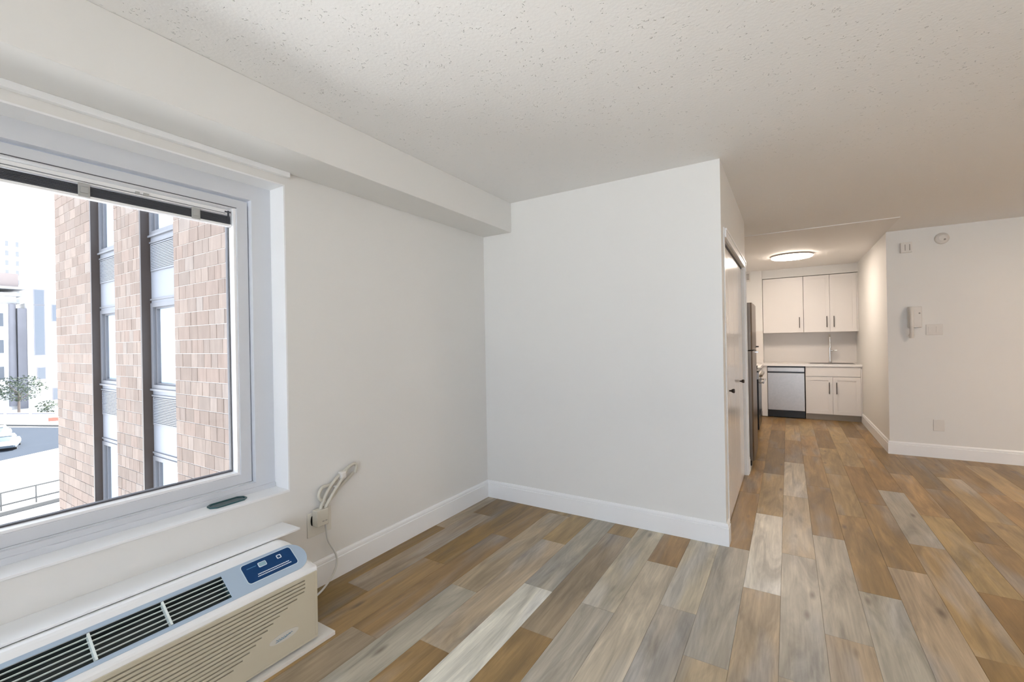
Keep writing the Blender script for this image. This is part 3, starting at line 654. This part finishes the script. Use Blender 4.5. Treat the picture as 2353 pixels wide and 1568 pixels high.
obj('control_panel', MB().box(-.394, -.350, GY0+.002, GY1-.002, .805, .905), STEEL, t, bevel=.004)
for i in range(5):
    y = GY0+.09+i*.143; obj('knob', MB().cyl((-.350, y, .858), (-.336, y, .858), .026, 16).cyl((-.336, y, .858), (-.310, y, .858), .021, 16), CHROME, t)
obj('cooktop', MB().box(-1.02, -.352, GY0, GY1, .906, .922), BLACK, t, bevel=.003)
for y in (GY0+.13, GY0+.375, GY0+.62):
    b = MB()
    for dx in (-.95, -.82, -.68, -.55, -.42): b.box(dx-.006, dx+.006, y-.11, y+.11, .944, .956)
    b.box(-.97, -.40, y-.115, y-.103, .944, .956).box(-.97, -.40, y+.103, y+.115, .944, .956)
    for dx, dy in ((-.96, -.109), (-.96, .109), (-.41, -.109), (-.41, .109)): b.box(dx-.006, dx+.006, y+dy-.006, y+dy+.006, .921, .946)
    obj('grate', b, BLACK, t)
for yy in (GY0+.04, GY1-.04): obj('foot', MB().cyl((-.42, yy, .0005), (-.42, yy, .091), .016, 10), BLACK, t)

def disc_lamp(x, y, z, r, label, lm):
    t = thing('ceiling_lamp', (x, y, z-.03), label, 'lamp')
    obj('rim', MB().tube([(x, y, z), (x, y, z-.022)], r+.008, 48), METALD, t)
    obj('diffuser', MB().tube([(x, y, z-.0222), (x, y, z-.034), (x, y, z-.040)], r, 48, rs=[r, r, r-.012]), lm, t)
disc_lamp(.065, 7.72, ZC-.0085, .26, 'flat round glowing ceiling lamp in the kitchen', LAMPM)
disc_lamp(3.05, 4.35, ZC-.0005, .26, 'flat round ceiling lamp at the right side of the living room', LAMPL)
disc_lamp(1.3, -.9, ZC-.0005, .26, 'flat round fill lamp added out of view behind the viewer', FILLR)  # added disc, out of view, to brighten the room from behind

# ------------------------------------------------------------------ brick wing outside
Yf = 3.30; GZ = -8.6; TOPZ = 8.9; PER = 2.87
bw = thing('brick_building', (-9, Yf, GZ), 'brown brick wing with tall bronze window bays seen through the window', 'building')
piers = [(-15.50, -12.92), (-11.53, -10.22), (-8.81, -2.68)]
bays = [(-12.92, -11.53), (-10.22, -8.81)]
b = MB()
for a, c in piers: b.box(a+.015, c-.003 if c > -3 else c-.01, Yf+.012, Yf+.9, GZ, TOPZ)
b.box(-15.48, -2.68, Yf+.9, Yf+3, GZ, TOPZ)
obj('masonry_core', b, MORTAR, bw)
RH = .225; J = .010; bricks = []; rb = random.Random(5)
rows = int((TOPZ-GZ)/RH)
for pi, (a, c) in enumerate(piers):
    for r in range(rows):
        z = GZ+r*RH; x = a-(rb.uniform(0, .12) if r % 2 else 0); first = True
        while x < c-.01:
            wd = rb.choice((.20, .20, .225, .30, .40) if pi else (.4, .4, .6))
            xa, xb = max(x, a), min(x+wd, c)
            if c-xb < .07: xb = c
            if xb-xa > .03: bricks.append((xa, xb, z, z+RH-J))
            x = xb if xb == c else x+wd
FWD = (-math.sin(yaw), math.cos(yaw)); RGT = (math.cos(yaw), math.sin(yaw))
def pix(x, y, z):
    d = x*FWD[0]+y*FWD[1]; return 1176+1012.8*(x*RGT[0]+y*RGT[1])/d, 784-1012.8*(z-1.4)/d
def score(q):
    xa, xb, z0, z1 = q; (u0, v0), (u1, v1) = pix(xa, Yf, z0), pix(xb, Yf, z1)
    uc, vc = (u0+u1)/2, (v0+v1)/2
    if not (100 < uc < 528 and 385+(.26*uc) < vc < 1225-.24*uc): return 0
    return (u1-u0)*(v0-v1)
sc_ = sorted(range(len(bricks)), key=lambda i: -score(bricks[i])); near = {i for i in sc_[:300] if score(bricks[i]) > 0}
far = MB(); cache = {}
def brick_geo(b, xa, xb, z0, z1, yo):
    e = .004; x0, x1 = xa+J/2, xb-J/2
    b.add([(x0, Yf+.08, z0), (x1, Yf+.08, z0), (x1, Yf+.08, z1), (x0, Yf+.08, z1), (x0, yo+e, z0), (x1, yo+e, z0), (x1, yo+e, z1), (x0, yo+e, z1),
           (x0+e, yo, z0+e), (x1-e, yo, z0+e), (x1-e, yo, z1-e), (x0+e, yo, z1-e)],
          [(0, 4, 5, 1), (1, 5, 6, 2), (2, 6, 7, 3), (3, 7, 4, 0), (4, 8, 9, 5), (5, 9, 10, 6), (6, 10, 11, 7), (7, 11, 8, 4), (8, 11, 10, 9)])
for i, (xa, xb, z0, z1) in enumerate(bricks):
    yo = Yf+rb.uniform(-.002, .002)
    if i in near:
        key = round(xb-xa, 3)
        if key not in cache:
            q = MB(); brick_geo(q, 0, xb-xa, 0, z1-z0, Yf); o = obj('brick', q, BRICK, bw, org=(0, Yf, 0)); cache[key] = o.data
        else:
            o = bpy.data.objects.new('brick', cache[key]); C.objects.link(o); o.parent = bw
        o.location = Vector((xa, yo, z0))-Vector(bw.location)
    else: brick_geo(far, xa, xb, z0, z1, yo)
o = obj('brickwork', far, BRICK, bw); o['kind'] = 'stuff'
for a, c in bays:
    # dark bronze jamb on the side that faces the viewer's room, pale one opposite
    obj('jamb', MB().box(a-.008, a+.05, Yf-.004, Yf+.36, GZ, TOPZ), BRONZE, bw)
    obj('jamb', MB().box(c-.05, c+.002, Yf+.12, Yf+.36, GZ, TOPZ), BRONZE, bw)
    for k in range(-3, 3):
        dz = PER*k; zb, zt_ = .69+dz, 2.19+dz
        if zt_ < GZ+.3 or zb > TOPZ-.3: continue
        y0 = Yf+.13
        fr = obj('window_frame', MB().ring(XZ, y0, y0+.11, a+.05, c-.05, zb-.075, zt_+.05, a+.15, c-.11, zb+.02, zt_-.03).box(a+.05, c-.05, y0-.03, y0, zb-.09, zb-.055), ALU, bw)
        obj('inner_frame', MB().ring(XZ, y0+.05, y0+.12, a+.15, c-.11, zb+.02, zt_-.03, a+.20, c-.15, zb+.05, zt_-.06), ALU, fr)
        obj('pane', MB().box(a+.2, c-.15, y0+.10, y0+.108, zb+.05, zt_-.06), FARGLASS, fr)
        # spandrel below the window: framed louvre above a plain sheet
        sp = obj('spandrel_panel', MB().box(a+.05, c-.05, y0+.02, y0+.12, zt_+.05, zb+PER-.075), SPAN, bw)
        obj('spandrel_rail', MB().box(a+.05, c-.05, y0-.005, y0+.02, zb+PER-.20, zb+PER-.17).box(a+.05, c-.05, y0-.005, y0+.02, zt_+.10, zt_+.13), ALU, sp)
        lz0, lz1 = zt_+.66, zt_+1.13
        obj('louver_frame', MB().ring(XZ, y0-.004, y0+.02, a+.10, c-.08, lz0-.02, lz1+.02, a+.12, c-.10, lz0, lz1), ALU, sp)
        b = MB(); m_ = 16; st = (lz1-lz0)/m_
        b.box(a+.12, c-.10, y0+.016, y0+.021, lz0, lz1, mi=1)
        for i in range(m_): b.box(a+.12, c-.10, y0, y0+.012, lz0+i*st, lz0+i*st+st*.55)
        o = obj('louver_slats', b, [SPAN, LOUVD], sp); o['kind'] = 'stuff'

# ------------------------------------------------------------------ the street below
struct('ground', MB().box(-220, 60, -80, 80, GZ-.3, GZ), CONC, 'pale sunlit paving outside')
rd = [(-60.6, 9.1), (-62.9, 13.4), (-66, 20), (-74, 24), (-79, 17.2), (-87.5, 13.2), (-104, 5.5), (-96, -6), (-57, -6)]
struct('road', MB().prism(rd[::-1], XY, GZ+.001, GZ+.012), ASPH, 'blue grey asphalt street below the window')
def line_box(b, p0, p1, w_, z0, z1):
    d = Vector((p1[0]-p0[0], p1[1]-p0[1])).normalized(); n_ = Vector((-d.y, d.x))*w_/2
    q = [(p0[0]-n_.x, p0[1]-n_.y), (p1[0]-n_.x, p1[1]-n_.y), (p1[0]+n_.x, p1[1]+n_.y), (p0[0]+n_.x, p0[1]+n_.y)]
    return b.hexa([(*p, z0) for p in q]+[(*p, z1) for p in q])
b = MB(); line_box(b, (-105, 6.2), (-88.5, 13.6), .35, GZ, GZ+.22); line_box(b, (-88.5, 13.6), (-79.6, 17.6), .35, GZ, GZ+.22)
struct('kerb', b, KERB, 'grey kerb on the far side of the street')
def car(x, y, ang, label):
    t = thing('car', (x, y, GZ+.013), label, 'car'); t.rotation_euler = (0, 0, 0)
    ca, sa = math.cos(ang), math.sin(ang)
    def W(p): return (x+p[0]*ca-p[1]*sa, y+p[0]*sa+p[1]*ca, GZ+.013+p[2])
    def loft(secs):
        bb_ = MB(); k_ = len(secs[0]); vs_ = [W(p) for s2 in secs for p in s2]
        fs_ = [(i*k_+j, i*k_+(j+1) % k_, (i+1)*k_+(j+1) % k_, (i+1)*k_+j) for i in range(len(secs)-1) for j in range(k_)]
        bb_.add(vs_, fs_, 0, True); bb_.add(vs_[:k_], [tuple(range(k_-1, -1, -1))]); bb_.add(vs_[-k_:], [tuple(range(k_))]); return bb_
    def sec(xx, w0, zb, zt2, w1): return [(xx, -w0, zb), (xx, w0, zb), (xx, w0, (zb+zt2)/2), (xx, w1, zt2), (xx, -w1, zt2), (xx, -w0, (zb+zt2)/2)]
    obj('body', loft([sec(-2.2, .78, .35, .80, .7), sec(-2.1, .86, .28, .92, .78), sec(-1.2, .89, .25, .96, .82), sec(.9, .89, .25, .93, .82), sec(1.9, .86, .27, .80, .76), sec(2.2, .76, .33, .62, .66)]), CARW, t)
    obj('cabin', loft([sec(-1.95, .72, .90, .95, .70), sec(-1.35, .74, .90, 1.38, .58), sec(-.9, .74, .90, 1.44, .58), sec(.1, .74, .90, 1.42, .58), sec(.95, .74, .90, .97, .68)]), CARG, t)
    obj('roof', loft([sec(-1.38, .56, 1.385, 1.41, .5), sec(-.9, .59, 1.43, 1.465, .52), sec(.12, .59, 1.41, 1.445, .52), sec(.25, .56, 1.36, 1.38, .5)]), CARW, t)
    for wx in (-1.35, 1.35):
        for wy in (-.90, .90):
            obj('wheel', MB().cyl(W((wx, wy-.03 if wy > 0 else wy+.03, .32)), W((wx, wy-.2 if wy > 0 else wy+.2, .32)), .32, 16), TYRE, t)
    obj('bumper', loft([sec(-2.26, .7, .30, .50, .68), sec(-2.18, .84, .28, .52, .80)]), CARG, t)
car(-68.1, 10.7, math.radians(165), 'nearer white car on the street')
car(-76.4, 11.4, math.radians(165), 'farther white car partly behind the nearer one')
# terrace railing
t = thing('terrace_railing', (-42, 7.5, GZ), 'low grey railing on a pale parapet beyond the window', 'railing')
p0, p1 = (-40.3, 0), (-42.6, 12.5)
obj('parapet', line_box(MB(), (-39.4, 0), (-41.6, 12.5), .4, GZ, GZ+.25), KERB, t)
for z in (.34, 1.12): obj('rail', line_box(MB(), p0, p1, .10, GZ+z, GZ+z+.10), RAILM, t)
for i in range(9):
    u = i/8; px_, py_ = p0[0]+(p1[0]-p0[0])*u, p0[1]+(p1[1]-p0[1])*u
    obj('post', MB().box(px_-.05, px_+.05, py_-.035, py_+.035, GZ, GZ+1.12), RAILM, t)
def tree(x, y, h, r, label, seed, n=420, cat='tree', low=.35):
    rr = random.Random(seed); t = thing('tree' if cat == 'tree' else 'shrub', (x, y, GZ), label, cat)
    b = MB().cyl((x, y, GZ), (x, y, GZ+h*.6), r*.06, 8, r1=r*.03)
    for i in range(5):
        a = i*1.3; b.cyl((x, y, GZ+h*(.3+.06*i)), (x+r*.5*math.cos(a), y+r*.5*math.sin(a), GZ+h*(.55+.07*i)), r*.025, 6, r1=r*.01)
    obj('trunk', b, BARK, t)
    b = MB()
    for i in range(n):
        while 1:
            v = Vector((rr.uniform(-1, 1), rr.uniform(-1, 1), rr.uniform(-1, 1)))
            if .2 < v.length < 1: break
        c_ = Vector((x+v.x*r, y+v.y*r, GZ+h*(low+1)/2+v.z*h*(1-low)/2)); s_ = rr.uniform(.12, .28)*max(1, r/3)
        a = Vector((rr.uniform(-1, 1), rr.uniform(-1, 1), rr.uniform(-.6, .6))).normalized(); d_ = a.cross(Vector((rr.uniform(-1, 1), rr.uniform(-1, 1), 1))).normalized()
        b.add([c_-a*s_, c_-d_*s_*.5, c_+a*s_, c_+d_*s_*.5], [(0, 1, 2, 3)])
    o = obj('foliage', b, LEAF, t); o['kind'] = 'stuff'
tree(-99.6, 17.0, 6.2, 3.1, 'green street tree in front of the pale building', 4, 900)
tree(-95.5, 19.2, 2.4, 1.3, 'dark shrub right of the street tree', 9, 260, 'shrub', .05)
tree(-91, 21.2, 2.4, 1.1, 'small shrub near the brick wing corner', 10, 220, 'shrub', .05)
tree(-44.5, 10.5, 2.4, .8, 'thin pale shrub beyond the terrace railing', 12, 90, 'shrub', .1)
# low walls, barrier
t = thing('garden_wall', (-98, 18, GZ), 'low pale garden wall with piers beyond the street', 'wall')
obj('wall_run', line_box(MB(), (-104, 9.4), (-86, 18.4), .4, GZ, GZ+1.1), RENDW, t)
obj('coping', line_box(MB(), (-104.2, 9.3), (-85.8, 18.5), .6, GZ+1.1, GZ+1.25), STONEG, t)
for i in range(6):
    u = i/5; px_, py_ = -104+18*u, 9.4+9*u; obj('pier', MB().box(px_-.35, px_+.35, py_-.35, py_+.35, GZ, GZ+1.9), RENDW, t)
t = thing('street_barrier', (-84, 17.6, GZ), 'red and white street barrier at the kerb', 'barrier')
obj('board', line_box(MB(), (-84.5, 17.1), (-83.2, 18.9), .15, GZ+.35, GZ+.85), REDM, t)
for q in ((-84.4, 17.2), (-83.3, 18.8)): obj('leg', MB().box(q[0]-.08, q[0]+.08, q[1]-.08, q[1]+.08, GZ, GZ+.35), RENDW, t)
obj('block', MB().box(-85.4, -84.6, 16.3, 17.0, GZ, GZ+.8), RENDW, t)
# buildings across the street
t = thing('classical_building', (-118, 12, GZ), 'pale classical building with cornice and columns at the left edge', 'building')
obj('walls', MB().box(-128, -112, 2, 19.0, GZ, 11.0), RENDW, t)
obj('cornice', MB().box(-128, -111.2, 2, 19.6, 10.6, 11.2).box(-128, -111.5, 2, 19.4, 9.4, 9.7).box(-128, -110.8, 2, 19.9, 11.8, 12.2), mat('cornice_stone', (.30, .30, .31), .8), t)
obj('attic', MB().box(-127, -112.5, 2, 19.4, 12.2, 14.6), RENDP, t)
for y in (18.4, 15.6, 12.8): obj('column', MB().cyl((-111.3, y, GZ+.6), (-111.3, y, 9.3), .5, 16, r1=.42), STONEG, t)
for z in (-3.5, 1.0, 5.5):
    for y in (14.2, 17.0): obj('window', MB().box(-112.05, -111.9, y-.5, y+.5, z, z+2.2), PALEB, t)
obj('entrance_recess', MB().box(-111.9, -110.9, 18.95, 20.0, GZ, 8.6), STONEG, t)
t = thing('white_building', (-108, 22.5, GZ), 'tall white building with a glass bay beside the brick wing', 'building')
obj('walls', MB().box(-118, -106, 20.05, 30, GZ, 9.6).box(-118, -106, 21.9, 30, 9.6, 34), RENDW, t)
for y0_, y1_, z0_, z1_, nm in ((20.0, 21.1, .6, 8.8, 'glass_bay'), (20.0, 21.1, 9.0, 11.4, 'upper_glass'), (20.3, 21.1, -3.4, -1.6, 'window'), (22.1, 23.1, 6.3, 9.0, 'window'), (22.1, 23.1, -7.0, -5.2, 'window')):
    f_ = obj(nm, MB().box(-106.0, -105.85, y0_, y1_, z0_, z1_), PALEB, t)
    obj('window_frame', MB().ring(YZ, -105.84, -106.0, y0_-.12, y1_+.12, z0_-.12, z1_+.12, y0_, y1_, z0_, z1_), STONEG, f_)
t = thing('distant_tower', (-210, 36, GZ), 'faint pale tower block on the skyline', 'building')
obj('walls', MB().box(-214, -206, 25, 37.4, GZ, 38), RENDW, t)
for i in range(7):
    for j in range(5): obj('window', MB().box(-205.98, -205.85, 26.2+j*2.2, 26.9+j*2.2, 16+i*3.0, 17.6+i*3.0), DOTS, t)
